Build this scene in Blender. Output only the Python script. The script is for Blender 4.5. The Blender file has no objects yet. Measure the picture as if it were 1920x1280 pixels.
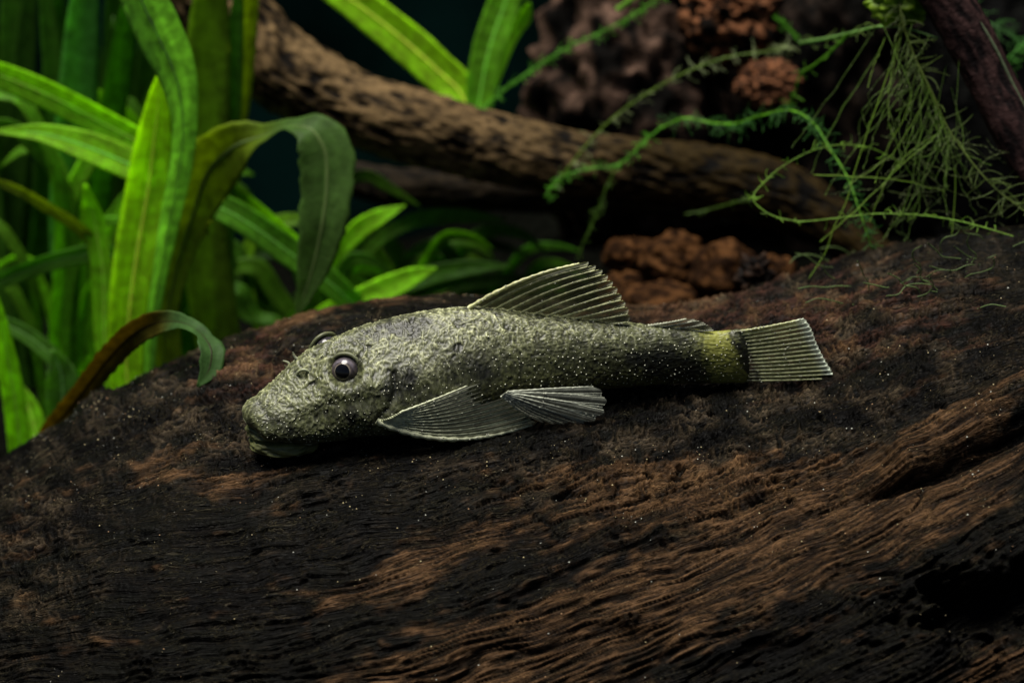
import bpy, math, random
import numpy as np
from mathutils import Matrix

# ------------------------------------------------------------------ camera, world, sun, exposure
S = 0.01                                   # builders work in centimetres, the scene is in metres
PITCH = math.radians(18.0); DIST = 44.0    # camera looks down 18 degrees on the fish, 44 cm away
KPX = 17.5/1920/DIST                       # tangent of the angle of one photograph pixel
CP, SP = math.cos(PITCH), math.sin(PITCH)
CAM = np.array([0, -DIST*CP, DIST*SP]); FW = np.array([0, CP, -SP]); UP = np.array([0, SP, CP]); RT = np.array([1.0, 0, 0])
sc = bpy.context.scene; col = sc.collection
cd = bpy.data.cameras.new('camera'); cam = bpy.data.objects.new('camera', cd); col.objects.link(cam)
cam.location = CAM*S; cam.rotation_euler = (math.radians(90)-PITCH, 0, 0)
cd.sensor_width = 36; cd.lens = 36*DIST/17.5; cd.clip_start = 0.01; cd.clip_end = 20
cd.dof.use_dof = True; cd.dof.focus_distance = 0.434; cd.dof.aperture_fstop = 18.0
sc.camera = cam
SUN_EL, SUN_AZ = 79.0, -100.0              # from above, slightly in front and to the left; azimuth measured from +Y towards +X
w = bpy.data.worlds.new('World'); sc.world = w; w.use_nodes = True
nt = w.node_tree; nt.nodes.clear()
sky = nt.nodes.new('ShaderNodeTexSky'); sky.sky_type = 'NISHITA'; sky.sun_disc = False
sky.sun_elevation = math.radians(SUN_EL); sky.sun_rotation = math.radians(SUN_AZ)
bgn = nt.nodes.new('ShaderNodeBackground'); bgn.inputs[1].default_value = 0.02
wo = nt.nodes.new('ShaderNodeOutputWorld')
nt.links.new(sky.outputs[0], bgn.inputs[0]); nt.links.new(bgn.outputs[0], wo.inputs[0])
sd = bpy.data.lights.new('sun', 'SUN'); sun = bpy.data.objects.new('sun', sd); col.objects.link(sun)
sd.energy = 5.0; sd.angle = math.radians(34.0); sd.color = (1.0, 0.96, 0.88)
sun.rotation_euler = (math.radians(-(90-SUN_EL)), 0, math.radians(-SUN_AZ))
sun.location = (0, 0, 0.6)
sc.view_settings.view_transform = 'Standard'; sc.view_settings.look = 'None'
sc.view_settings.exposure = 0.68; sc.view_settings.gamma = 1.0
sc.render.engine = 'CYCLES'
sc.cycles.max_bounces = 8; sc.cycles.transparent_max_bounces = 24

random.seed(4); RNG = np.random.default_rng(7)

# ------------------------------------------------------------------ maths helpers
def ray(px, py): return FW + RT*((px-960)*KPX) + UP*((640-py)*KPX)
def P(px, py, y):
    d = ray(px, py); return CAM + d*((y-CAM[1])/d[1])
def project(V):
    q = V-CAM; dep = q@FW
    return 960+(q@RT)/dep/KPX, 640-(q@UP)/dep/KPX
def nrm(v): return v/np.maximum(np.linalg.norm(v, axis=-1, keepdims=True), 1e-9)
def sstep(a, b, x):
    t = np.clip((x-a)/(b-a), 0, 1); return t*t*(3-2*t)
_perm = np.random.default_rng(11).permutation(256); _perm = np.concatenate([_perm, _perm, _perm])
_g = nrm(np.random.default_rng(12).normal(size=(256, 3)))
def perlin(x, y, z=0.0):
    x, y, z = np.broadcast_arrays(np.asarray(x, float), np.asarray(y, float), np.asarray(z, float))
    xi, yi, zi = np.floor(x), np.floor(y), np.floor(z); xf, yf, zf = x-xi, y-yi, z-zi
    xi, yi, zi = [(a.astype(np.int64) & 255) for a in (xi, yi, zi)]
    fade = lambda t: t*t*t*(t*(t*6-15)+10)
    u, v, ww = fade(xf), fade(yf), fade(zf); out = 0.0
    for dx in (0, 1):
        px_ = _perm[xi+dx]; wx = u if dx else 1-u
        for dy in (0, 1):
            py_ = _perm[px_+yi+dy]; wy = v if dy else 1-v
            for dz in (0, 1):
                g = _g[_perm[py_+zi+dz] & 255]; wz = ww if dz else 1-ww
                out = out + wx*wy*wz*(g[..., 0]*(xf-dx)+g[..., 1]*(yf-dy)+g[..., 2]*(zf-dz))
    return out*1.5
def fbm(x, y, z, n=4):
    r = 0; a = 1.0; f = 1.0
    for i in range(n): r = r+a*perlin(x*f+i*7.3, y*f, z*f); a *= .5; f *= 2.03
    return r
def spline(pts, n):
    p = np.asarray(pts, float)
    d = np.r_[0, np.cumsum(np.maximum(np.linalg.norm(np.diff(p[:, :3] if p.shape[1] > 2 else p, axis=0), axis=1), 1e-6))]
    tt = np.linspace(0, d[-1], n); m = np.gradient(p, d, axis=0)
    i = np.clip(np.searchsorted(d, tt, side='right')-1, 0, len(d)-2)
    h = (d[i+1]-d[i])[:, None]; u = ((tt-d[i])[:, None])/h
    return (2*u**3-3*u**2+1)*p[i]+(u**3-2*u**2+u)*h*m[i]+(-2*u**3+3*u**2)*p[i+1]+(u**3-u**2)*h*m[i+1]

# ------------------------------------------------------------------ mesh helpers
def mesh(name, V, F, mat, parent=None, colr=None, smooth=True):
    V = np.asarray(V, np.float32)*S
    me = bpy.data.meshes.new(name)
    if isinstance(F, np.ndarray) and F.ndim == 2:
        k = F.shape[1]
        me.vertices.add(len(V)); me.vertices.foreach_set('co', V.ravel())
        me.loops.add(F.size); me.loops.foreach_set('vertex_index', F.astype(np.int32).ravel())
        me.polygons.add(len(F)); me.polygons.foreach_set('loop_start', np.arange(0, F.size, k, dtype=np.int32))
        me.update(calc_edges=True)
    else:
        me.from_pydata([tuple(v) for v in V], [], [tuple(int(i) for i in f) for f in F]); me.update()
    if smooth: me.polygons.foreach_set('use_smooth', np.ones(len(me.polygons), bool))
    if colr is not None:
        c = np.ones((len(V), 4), np.float32); c[:, :3] = np.broadcast_to(np.asarray(colr), (len(V), 3))
        at = me.color_attributes.new('Col', 'FLOAT_COLOR', 'POINT'); at.data.foreach_set('color', c.ravel())
    me.materials.append(mat)
    o = bpy.data.objects.new(name, me); col.objects.link(o)
    if parent is not None:
        o.parent = parent
        if parent.type == 'EMPTY': o.matrix_parent_inverse = Matrix.Translation(-parent.location)
    return o
def empty(name, loc):
    o = bpy.data.objects.new(name, None); o.location = tuple(np.asarray(loc)*S); o.empty_display_size = .01
    col.objects.link(o); return o
def tag(o, label=None, cat=None, group=None, kind=None):
    for k, v in (('label', label), ('category', cat), ('group', group), ('kind', kind)):
        if v: o[k] = v
    return o
def gridF(nu, nv, wrapv=False):
    i = np.arange(nu-1)[:, None]; j = np.arange(nv if wrapv else nv-1)[None, :]
    j2 = (j+1) % nv
    return np.stack([i*nv+j, (i+1)*nv+j, (i+1)*nv+j2, i*nv+j2], -1).reshape(-1, 4)
def tube(path, rad, n=6):
    path = np.asarray(path, float); m = len(path); rad = np.broadcast_to(np.asarray(rad, float), (m,))
    T = nrm(np.gradient(path, axis=0)); a = np.array([.31, .22, .93])
    N = np.empty_like(path); v = a
    for i in range(m):
        v = v-T[i]*(v@T[i]); v = v/max(np.linalg.norm(v), 1e-9); N[i] = v
    B = np.cross(T, N); an = np.arange(n)*2*math.pi/n
    V = path[:, None]+rad[:, None, None]*(N[:, None]*np.cos(an)[None, :, None]+B[:, None]*np.sin(an)[None, :, None])
    V = V.reshape(-1, 3); F = gridF(m, n, True)
    c0, c1 = len(V), len(V)+1
    V = np.vstack([V, path[:1], path[-1:]])
    F0 = [[(j+1) % n, j, c0, c0] for j in range(n)]; b = (m-1)*n
    F1 = [[b+j, b+(j+1) % n, c1, c1] for j in range(n)]
    return V, F, F0, F1
class Bag:                                   # collects shapes that make ONE part
    def __init__(s): s.V = []; s.F = []; s.C = []; s.n = 0
    def add(s, V, F, c=None):
        s.V.append(np.asarray(V, float)); s.F += [tuple(int(i)+s.n for i in f) for f in F]; s.n += len(V)
        if c is not None: s.C.append(np.broadcast_to(np.asarray(c, float), (len(V), 3)))
    def tube(s, path, rad, n=5, c=None):
        V, F, a, b = tube(path, rad, n)
        s.add(V, [tuple(f) for f in F]+[tuple(f[:3]) for f in a+b], c)
    def build(s, name, mat, parent=None, smooth=True):
        return mesh(name, np.vstack(s.V), s.F, mat, parent, np.vstack(s.C) if s.C else None, smooth)
def sphereV(nu, nv):
    th = np.linspace(0.02, math.pi-.02, nu)[:, None]; ph = np.arange(nv)[None, :]*2*math.pi/nv
    return np.stack([np.sin(th)*np.cos(ph), np.sin(th)*np.sin(ph), np.cos(th)+0*ph], -1).reshape(-1, 3)
def sphereF(nu, nv):
    F = [tuple(f) for f in gridF(nu, nv, True)]
    return F+[tuple(range(nv))[::1], tuple((nu-1)*nv+j for j in range(nv))[::-1]]

# ------------------------------------------------------------------ materials (colour from the 'Col' pigment attribute, grain and relief from noise)
def material(name, rough=.6, spec=.3, base=None, nscale=400, nvar=.25, bump=.3, bdist=.0004, bscale=900, trans=0.0, alpha=None, tint=(1, 1, 1), lines=None, coat=0):
    m = bpy.data.materials.new(name); m.use_nodes = True; t = m.node_tree; t.nodes.clear(); L = t.links.new
    out = t.nodes.new('ShaderNodeOutputMaterial'); pr = t.nodes.new('ShaderNodeBsdfPrincipled')
    co = t.nodes.new('ShaderNodeTexCoord')
    if base is None:
        at = t.nodes.new('ShaderNodeAttribute'); at.attribute_name = 'Col'; src = at.outputs['Color']
    else:
        rg = t.nodes.new('ShaderNodeRGB'); rg.outputs[0].default_value = (*base, 1); src = rg.outputs[0]
    nz = t.nodes.new('ShaderNodeTexNoise'); nz.inputs['Scale'].default_value = nscale; nz.inputs['Detail'].default_value = 4
    L(co.outputs['Object'], nz.inputs['Vector'])
    mr = t.nodes.new('ShaderNodeMapRange'); mr.inputs[1].default_value = .3; mr.inputs[2].default_value = .7
    mr.inputs[3].default_value = 1-nvar; mr.inputs[4].default_value = 1+nvar
    L(nz.outputs['Fac'], mr.inputs[0])
    mx = t.nodes.new('ShaderNodeVectorMath'); mx.operation = 'SCALE'; L(src, mx.inputs[0]); L(mr.outputs[0], mx.inputs['Scale'])
    c = mx.outputs[0]
    L(c, pr.inputs['Base Color']); pr.inputs['Roughness'].default_value = rough; pr.inputs['Specular IOR Level'].default_value = spec
    pr.inputs['Coat Weight'].default_value = coat; pr.inputs['Coat Roughness'].default_value = .15
    nb = t.nodes.new('ShaderNodeTexNoise'); nb.inputs['Scale'].default_value = bscale; nb.inputs['Detail'].default_value = 5
    nb.inputs['Distortion'].default_value = .8
    L(co.outputs['Object'], nb.inputs['Vector'])
    bp = t.nodes.new('ShaderNodeBump'); bp.inputs['Strength'].default_value = bump; bp.inputs['Distance'].default_value = bdist
    L(nb.outputs['Fac'], bp.inputs['Height']); L(bp.outputs[0], pr.inputs['Normal'])
    sh = pr.outputs[0]
    if trans:
        tr = t.nodes.new('ShaderNodeBsdfTranslucent'); ms = t.nodes.new('ShaderNodeMixShader'); ms.inputs[0].default_value = trans
        tm = t.nodes.new('ShaderNodeVectorMath'); tm.operation = 'MULTIPLY'; L(c, tm.inputs[0]); tm.inputs[1].default_value = tint
        L(tm.outputs[0], tr.inputs['Color']); L(bp.outputs[0], tr.inputs['Normal'])
        L(sh, ms.inputs[1]); L(tr.outputs[0], ms.inputs[2]); sh = ms.outputs[0]
    if alpha is not None:
        tp = t.nodes.new('ShaderNodeBsdfTransparent'); ms = t.nodes.new('ShaderNodeMixShader'); ms.inputs[0].default_value = alpha
        L(tp.outputs[0], ms.inputs[1]); L(sh, ms.inputs[2]); sh = ms.outputs[0]
    L(sh, out.inputs[0]); return m
M_wood = material('waterlogged_wood', .6, .05, nscale=1500, nvar=.3, bump=.5, bdist=.0003, bscale=2200)
def log_material():
    # waterlogged wood: pigment from 'Col'; fibres, fine filaments (their glints painted in) and relief follow the grain stored in 'Grain'
    m = material('log_wood', .5, .035, nscale=1500, nvar=.3, bump=.35, bdist=.0003, bscale=2200)
    t = m.node_tree; L = t.links.new; N = t.nodes.new
    pr = [n for n in t.nodes if n.type == 'BSDF_PRINCIPLED'][0]; old = pr.inputs['Base Color'].links[0].from_socket; ob = pr.inputs['Normal'].links[0].from_node
    ga = N('ShaderNodeAttribute'); ga.attribute_name = 'Grain'
    def noise(sc_, dist, det=3):
        mp = N('ShaderNodeMapping'); mp.inputs['Scale'].default_value = sc_; L(ga.outputs['Vector'], mp.inputs['Vector'])
        nz = N('ShaderNodeTexNoise'); nz.inputs['Scale'].default_value = 1; nz.inputs['Detail'].default_value = det; nz.inputs['Distortion'].default_value = dist
        L(mp.outputs[0], nz.inputs['Vector']); return nz.outputs['Fac']
    def math_(op, a, b=None, c=None):
        q = N('ShaderNodeMath'); q.operation = op
        for i, v in enumerate((a, b, c)):
            if v is None: continue
            if isinstance(v, (int, float)): q.inputs[i].default_value = v
            else: L(v, q.inputs[i])
        return q.outputs[0]
    def lines(f, wdt):
        d = math_('ABSOLUTE', math_('SUBTRACT', f, .5)); r = N('ShaderNodeMapRange'); r.interpolation_type = 'SMOOTHSTEP'
        r.inputs[1].default_value = 0; r.inputs[2].default_value = wdt; r.inputs[3].default_value = 1; r.inputs[4].default_value = 0; L(d, r.inputs[0]); return r.outputs[0]
    l1 = lines(noise((2.2, 11, 1), 1.2, 2), .030); l2 = lines(noise((4.5, 19, 1), .7, 1), .035); fib = noise((3, 38, 1), .25, 3)
    msk = N('ShaderNodeMapRange'); msk.inputs[1].default_value = .45; msk.inputs[2].default_value = .62; L(noise((1.4, 3.0, 1), .4, 3), msk.inputs[0])
    ln = math_('MULTIPLY', math_('MAXIMUM', l1, math_('MULTIPLY', l2, .7)), math_('ADD', math_('MULTIPLY', msk.outputs[0], .9), .05))
    fm = N('ShaderNodeMapRange'); fm.inputs[1].default_value = .3; fm.inputs[2].default_value = .7; fm.inputs[3].default_value = .45; fm.inputs[4].default_value = 1.5; L(fib, fm.inputs[0])
    sc1 = N('ShaderNodeVectorMath'); sc1.operation = 'SCALE'; L(old, sc1.inputs[0]); L(fm.outputs[0], sc1.inputs['Scale'])
    lc = N('ShaderNodeVectorMath'); lc.operation = 'MULTIPLY_ADD'; L(old, lc.inputs[0]); lc.inputs[1].default_value = (1.9, 1.8, 1.6); lc.inputs[2].default_value = (.028, .024, .014)
    mx = N('ShaderNodeMix'); mx.data_type = 'RGBA'; L(ln, mx.inputs['Factor']); L(sc1.outputs[0], mx.inputs['A']); L(lc.outputs[0], mx.inputs['B'])
    L(mx.outputs['Result'], pr.inputs['Base Color'])
    hgt = math_('ADD', math_('MULTIPLY', ln, .8), fib); b2 = N('ShaderNodeBump'); b2.inputs['Strength'].default_value = .9; b2.inputs['Distance'].default_value = .0006
    L(hgt, b2.inputs['Height']); L(ob.outputs[0], b2.inputs['Normal']); L(b2.outputs[0], pr.inputs['Normal'])
    return m
M_log = log_material()
M_bark = material('dark_bark', .75, .05, nscale=900, nvar=.35, bump=.6, bdist=.0006, bscale=900)
M_rock = material('lava_rock', .85, .03, nscale=350, nvar=.45, bump=.9, bdist=.0012, bscale=420)
M_pebble = material('pebble_stone', .85, .03, nscale=420, nvar=.6, bump=.8, bdist=.0009, bscale=380)
M_soil = material('soil', .95, .0, base=(.0022, .0024, .0018), nscale=300, nvar=.6, bump=.8, bdist=.001, bscale=600)
M_back = material('dark_tank_wall', .9, .0, base=(.0022, .012, .0105), nscale=22, nvar=.7, bump=.1, bdist=.001, bscale=80)
M_leaf = material('leaf_blade', .5, .14, nscale=420, nvar=.24, bump=.5, bdist=.0004, bscale=420, trans=.62, tint=(2.5, 2.2, 1.3))
M_rib = material('leaf_midrib', .5, .3, nscale=300, nvar=.1, bump=.1, trans=.6, tint=(1.6, 1.5, 1.2))
M_moss = material('moss_stem', .5, .3, nscale=800, nvar=.3, bump=.2, trans=.4, tint=(1.4, 1.4, 1))
M_skin = material('fish_skin', .5, .28, nscale=1400, nvar=.22, bump=.2, bdist=.0002, bscale=2600)
_pr = [n_ for n_ in M_skin.node_tree.nodes if n_.type == 'BSDF_PRINCIPLED'][0]
_pr.inputs['Subsurface Weight'].default_value = .22; _pr.inputs['Subsurface Scale'].default_value = .0007; _pr.inputs['Subsurface Radius'].default_value = (1, .9, .4)
_pr.inputs['Coat Weight'].default_value = .12; _pr.inputs['Coat Roughness'].default_value = .3
M_spot = material('skin_spot', .4, .4, base=(.5, .5, .38), nvar=.05, bump=0)
M_fin = material('fin_membrane', .35, .35, nscale=900, nvar=.3, bump=.2, trans=.45, alpha=.40)
M_ray = material('fin_ray', .35, .45, nscale=1600, nvar=.3, bump=.2, trans=.25)
M_eye = material('eye_iris', .2, .25, nscale=1800, nvar=.35, bump=0, coat=.25)
M_pupil = material('eye_pupil', .08, .3, base=(.002, .002, .003), nvar=0, bump=0, coat=.3)
M_grit = material('sediment', .5, .4, nscale=500, nvar=.2, bump=0)

# ------------------------------------------------------------------ the setting
gx = np.linspace(-60, 60, 161); gy = np.linspace(-36, 30, 121)
GX, GY = np.meshgrid(gx, gy, indexing='ij')
def ground_z(x, y):
    side = sstep(-3.0, 2.5, x)
    return -10+(sstep(-9, 8, y))*(3.3+3.6*side)+.35*perlin(x*.35, y*.35, 1.7)+.12*perlin(x*1.3, y*1.3, 4.1)
GV = np.stack([GX, GY, ground_z(GX, GY)], -1).reshape(-1, 3)
tag(mesh('ground', GV, gridF(161, 121), M_soil), kind='structure')
bx, bz = np.meshgrid(np.linspace(-60, 60, 41), np.linspace(-12, 30, 21), indexing='ij')
BV = np.stack([bx, 30+.3*perlin(bx*.1, bz*.1, .5), bz], -1).reshape(-1, 3)
tag(mesh('back_wall', BV, gridF(41, 21), M_back), kind='structure')

# ------------------------------------------------------------------ the big driftwood log: swept ellipse, its upper edge known from the photograph
SIL = np.array([(-900, 1330), (-500, 1130), (-250, 985), (-100, 910), (0, 862), (60, 832), (150, 775), (240, 716), (330, 672), (420, 642), (500, 614), (600, 587), (700, 570), (800, 557),
                (880, 552), (1000, 557), (1100, 567), (1200, 570), (1300, 564), (1400, 546), (1500, 518), (1600, 482), (1700, 456), (1800, 440), (1920, 428), (2100, 410), (2400, 400), (2800, 400)], float)
RY, RZ, YS = 8.4, 6.5, 6.4
PH0 = math.atan(RY/RZ*math.tan(PITCH)); YC = YS-RY*math.sin(PH0)
_k = np.ones(9)/9
_spx = np.arange(-900, 2801, 25.0); _spy = np.interp(_spx, SIL[:, 0], SIL[:, 1]); _spy = np.convolve(np.pad(_spy, 4, 'edge'), _k[:9], 'valid')
_sp = np.array([P(a, b, YS) for a, b in zip(_spx, _spy)])
def zc(x): return np.interp(x, _sp[:, 0], _sp[:, 2])-RZ*math.cos(PH0)
def hit(px, py):
    d = ray(px, py); lo, hi = None, None; prev = 25.0
    f = lambda t: (lambda q: ((q[1]-YC)/RY)**2+((q[2]-zc(q[0]))/RZ)**2-1)(CAM+d*t)
    for t in np.arange(25, 70, .1):
        if f(t) < 0: lo, hi = prev, t; break
        prev = t
    if lo is None: return P(px, py, YS)
    for _ in range(30):
        m = (lo+hi)/2
        if f(m) < 0: hi = m
        else: lo = m
    return CAM+d*hi
def log_top(x, y):                     # height of the bare log surface
    return zc(x)+RZ*math.sqrt(max(0, 1-((y-YC)/RY)**2))
def blob(X, Y, cx, cy, rx, ry, rot=0):
    a = math.radians(rot); u = (X-cx)*math.cos(a)+(Y-cy)*math.sin(a); v = -(X-cx)*math.sin(a)+(Y-cy)*math.cos(a)
    return np.exp(-((u/rx)**2+(v/ry)**2))
def seg_dist(X, Y, pts):
    d = np.full(X.shape, 1e9)
    for (x0, y0), (x1, y1) in zip(pts[:-1], pts[1:]):
        t = np.clip(((X-x0)*(x1-x0)+(Y-y0)*(y1-y0))/((x1-x0)**2+(y1-y0)**2), 0, 1)
        d = np.minimum(d, np.hypot(X-x0-t*(x1-x0), Y-y0-t*(y1-y0)))
    return d
def build_log():
    nx = 1240
    xs = np.concatenate([np.linspace(-17, -10.2, 40, endpoint=False), np.linspace(-10.2, 10.2, nx), np.linspace(10.2, 17, 41)[1:]])
    ph = np.concatenate([np.radians(np.linspace(44, -78, 600)), np.radians(np.linspace(-78, -316, 61))[1:-1]])
    X, PHI = np.meshgrid(xs, ph, indexing='ij')
    Y = YC+RY*np.sin(PHI); Z = zc(X)+RZ*np.cos(PHI)
    N = nrm(np.stack([0*X, np.sin(PHI)/RY, np.cos(PHI)/RZ], -1))
    V = np.stack([X, Y, Z], -1)
    px, py = project(V.reshape(-1, 3)); px = px.reshape(X.shape); py = py.reshape(X.shape)
    z = np.where(PHI < math.radians(-100), 40+PHI*3, 0)          # another sheet of noise for the hidden back
    sil = np.interp(px, SIL[:, 0], SIL[:, 1])
    lin = .03*px+.000155*px**2
    wgt = np.exp(-np.maximum(py-sil, 0)/170.0)
    t = py+lin*(1-wgt)+wgt*(640-sil)
    n1 = perlin(px/150, py/90, z+3.1); n2 = perlin(px/60, py/40, z+8.7)
    t = t+15*n1+5*n2; s = px+30*n2
    g1 = 1-2.2*np.abs(perlin(s/130, t/10.5, z+1.3))
    g2 = perlin(s/60, t/5.6, z+5.5)
    g3 = perlin(s/24, t/4.0, z+6.5)
    cr = perlin(s/300, t/34, z+2.2)
    crack = np.exp(-(cr/.035)**2)*sstep(.0, .35, perlin(px/230, py/110, z+2.9)+.08)
    fx = px+30*perlin(px/40, py/28, z+11.0); fy = py+24*perlin(px/38, py/27, z+12.0)
    c1 = perlin(fx/36, fy/15, z+13.0); c2 = perlin(fx/22, fy/10, z+14.0)
    curl = np.exp(-(c1/.10)**2); curl2 = np.exp(-(c2/.13)**2)
    zone = np.clip(blob(px, py, 1500, 640, 380, 190)+blob(px, py, 1250, 880, 330, 120)+blob(px, py, 430, 760, 260, 130)+blob(px, py, 60, 1060, 120, 140)+.06, 0, 1)
    pit = sstep(.30, .48, perlin(px/30+9, py/13, z+21.0))*(.30+zone)*sstep(-.1, .3, perlin(px/150, py/80, z+22))
    lump = .20*perlin(s/520, t/200, z+30)+.07*perlin(s/170, t/60, z+31)
    rough = perlin(px/9, py/5, z+60)
    D = lump+.044*g1+.036*g2+.024*g3-.085*crack-.075*pit+zone*(.060*curl+.040*curl2)+.010*rough
    D = D-.75*lump*blob(px, py, 1000, 770, 650, 90)-.24*blob(px, py, 1480, 715, 180, 46)
    # named features of this log
    groove = np.exp(-(seg_dist(px, py, [(2100, 700), (1920, 798), (1800, 862), (1710, 898), (1600, 938), (1480, 975)])/(9+8*sstep(1500, 1800, px)+3*n2))**2)*sstep(1480, 1760, px)
    ridge = np.exp(-(seg_dist(px, py, [(2100, 640), (1920, 735), (1800, 800), (1700, 850)])/36)**2)
    groove2 = np.exp(-(seg_dist(px, t+lin*0, [(0, 0), (1, 0)])/7)**2)*0+np.exp(-((np.abs(((t-1400+24*n1)/118+.5) % 1-.5)*95)/5)**2)*sstep(.0, .5, blob(px, py, 1150, 1150, 420, 130, -17)+.5*n1)
    cav = sstep(.30, .95, blob(px, py, 1880, 1125, 200, 95, -12)+.30*n2+.25*n1+.15*perlin(px/22, py/16, 50))
    hollow = sstep(.4, .8, blob(px, py, 1440, 1235, 150, 40, -15)+.3*n2)
    D += -.42*groove+.30*ridge-.06*groove2-1.0*cav-.12*hollow
    kn = 0*D
    for cx, cy, r, h in ((182, 752, 30, .38), (150, 770, 22, .2), (270, 1240, 36, .3), (458, 1238, 30, .28), (1150, 1003, 34, .32), (1235, 1010, 26, .22), (1182, 1163, 26, .34), (1232, 1165, 18, .2),
                         (1665, 1105, 22, .3), (1420, 495, 36, .25), (1712, 668, 60, .2), (1640, 1130, 30, .2), (1745, 1040, 20, .2), (860, 1090, 60, .1), (1820, 690, 40, .15), (330, 935, 40, .08)):
        b = blob(px+6*rough, py, cx, cy, r, r*.7); b = b*(1+.5*perlin(px/11, py/8, 55)); kn = np.maximum(kn, .8*sstep(.3, 1.0, b)); D += .6*h*b
    V = V+N*D[..., None]
    # pigment: charred black wood, worn brown patches, some olive film
    B = (.75*blob(px, py, 430, 905, 130, 46, 4)+.45*blob(px, py, 250, 880, 200, 34, -10)+1.1*blob(px, py, 700, 1100, 130, 40, -17)+.9*blob(px, py, 850, 1030, 110, 34, -20)
         + 1.25*blob(px, py, 1150, 1130, 420, 70, -17)+1.1*blob(px, py, 1300, 930, 330, 60, -8)+1.15*blob(px, py, 1500, 1010, 330, 70, -22)+1.1*blob(px, py, 1790, 800, 150, 38, -28)
         + .8*blob(px, py, 1560, 600, 330, 110)+.85*blob(px, py, 480, 690, 150, 70, -15)+.4*blob(px, py, 30, 1010, 50, 110)+1.1*blob(px, py, 850, 1255, 300, 45, -12)+.75*blob(px, py, 650, 585, 260, 22, -10)
         + .9*blob(px, py, 1880, 1240, 160, 40, -20)+.6*blob(px, py, 1100, 900, 200, 40)+.5*blob(px, py, 1230, 585, 200, 22)+.35*blob(px, py, 130, 1200, 160, 70)+1.0*blob(px, py, 1750, 960, 200, 60, -28)+.5*blob(px, py, 1150, 1240, 400, 80, -15))
    patch = perlin(s/120, t/30, z+41)*.9+perlin(px/28, py/16, z+42)*.5
    Bm = sstep(.30, .95, B+.70*patch)
    ol = sstep(0, .6, perlin(px/200, py/90, 71)+.35+.5*blob(px, py, 1800, 950, 180, 90)+.5*blob(px, py, 600, 1230, 500, 60)-.4*Bm)
    black = np.array([.0011, .0010, .0010]); brown = np.array([.068, .037, .0175]); olive = np.array([.0036, .0038, .0026]); red = np.array([.034, .0155, .0105])
    C = black+(olive-black)*(.55*ol*sstep(-.2, .8, g1))[..., None]
    rmix = sstep(.2, .7, blob(px, py, 1560, 610, 380, 150)+blob(px, py, 480, 690, 180, 80))[..., None]
    bc = brown*(1-rmix)+red*rmix
    C = C+(bc-C)*(Bm*(.08+.92*sstep(-.2, 1.0, .75*g1+.8*g2+.7*g3)**1.5))[..., None]
    line = np.clip(zone*(.8*curl+.6*curl2)+.35*sstep(.35, .6, g2), 0, 1)*sstep(-.15, .5, perlin(px/70, py/45, 90)+.12)
    linec = np.array([.068, .050, .031])+np.array([.040, .010, -.004])*Bm[..., None]
    C = C+(linec-C)*(line*.62)[..., None]  # pale curl lines carry glints of the wet wood as colour
    dark = np.clip(crack+.9*pit+.9*groove+cav+hollow*.5+kn*.85+.45*groove2, 0, 1)  # cavity, groove, cracks and pits take painted shade; knots are dark themselves
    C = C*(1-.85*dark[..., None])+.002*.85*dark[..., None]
    Vf = V.reshape(-1, 3); nu, nv = X.shape; F = gridF(nu, nv, True)
    o = mesh('driftwood_log', Vf, F, M_log, None, C.reshape(-1, 3))
    ga = o.data.attributes.new('Grain', 'FLOAT_VECTOR', 'POINT')
    ga.data.foreach_set('vector', np.stack([s/100, t/100, .37*zone], -1).reshape(-1).astype(np.float32))
    for k, sx in ((0, -1), (nu-1, 1)):
        ring = V[k, ::6]; cpt = ring.mean(0)+np.array([sx*.6, 0, 0]); n = len(ring)
        f = [(j, (j+1) % n, n) if sx > 0 else ((j+1) % n, j, n) for j in range(n)]
        mesh('sawn_end', np.vstack([ring, cpt]), f, M_wood, o, (.02, .012, .008))
    tag(o, 'massive dark driftwood log with charred grain and worn brown patches, carrying the fish', 'driftwood')
    return o, V, px, py, N
LOG, LV, LPX, LPY, LN = build_log()
_m = (LPX > -40) & (LPX < 1960) & (np.arange(LV.shape[1])[None, :] < 600)
_ls = LV[_m]; _lx = LPX[_m]; _ly = LPY[_m]
def on_log(px, py):                   # point of the real (uneven) log surface seen at a pixel
    i = np.argmin((_lx-px)**2+(_ly-py)**2); return _ls[i]
# a charred knob on the log's back edge
def lumpy(center, rad, seed, amp=.3, f=1.6, nu=40, nv=56, oct=4, ridged=False):
    d = sphereV(nu, nv); q = d*f+seed*5.17
    n = fbm(q[:, 0], q[:, 1], q[:, 2], oct)
    if ridged: n = .6*n-.5*np.abs(fbm(q[:, 0]*2, q[:, 1]*2, q[:, 2]*2, 3))
    return np.asarray(center)+d*np.asarray(rad)*(1+amp*n)[:, None], n, d
kc = on_log(1415, 548)+np.array([0, 0, .22])
V, n, d = lumpy(kc, (.36, .34, .42), 3, .55, 2.4, 30, 40)
mesh('knot', V, sphereF(30, 40), M_wood, LOG, np.array([.003, .0022, .0018])+np.maximum(n, 0)[:, None]*np.array([.03, .015, .008]))

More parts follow.
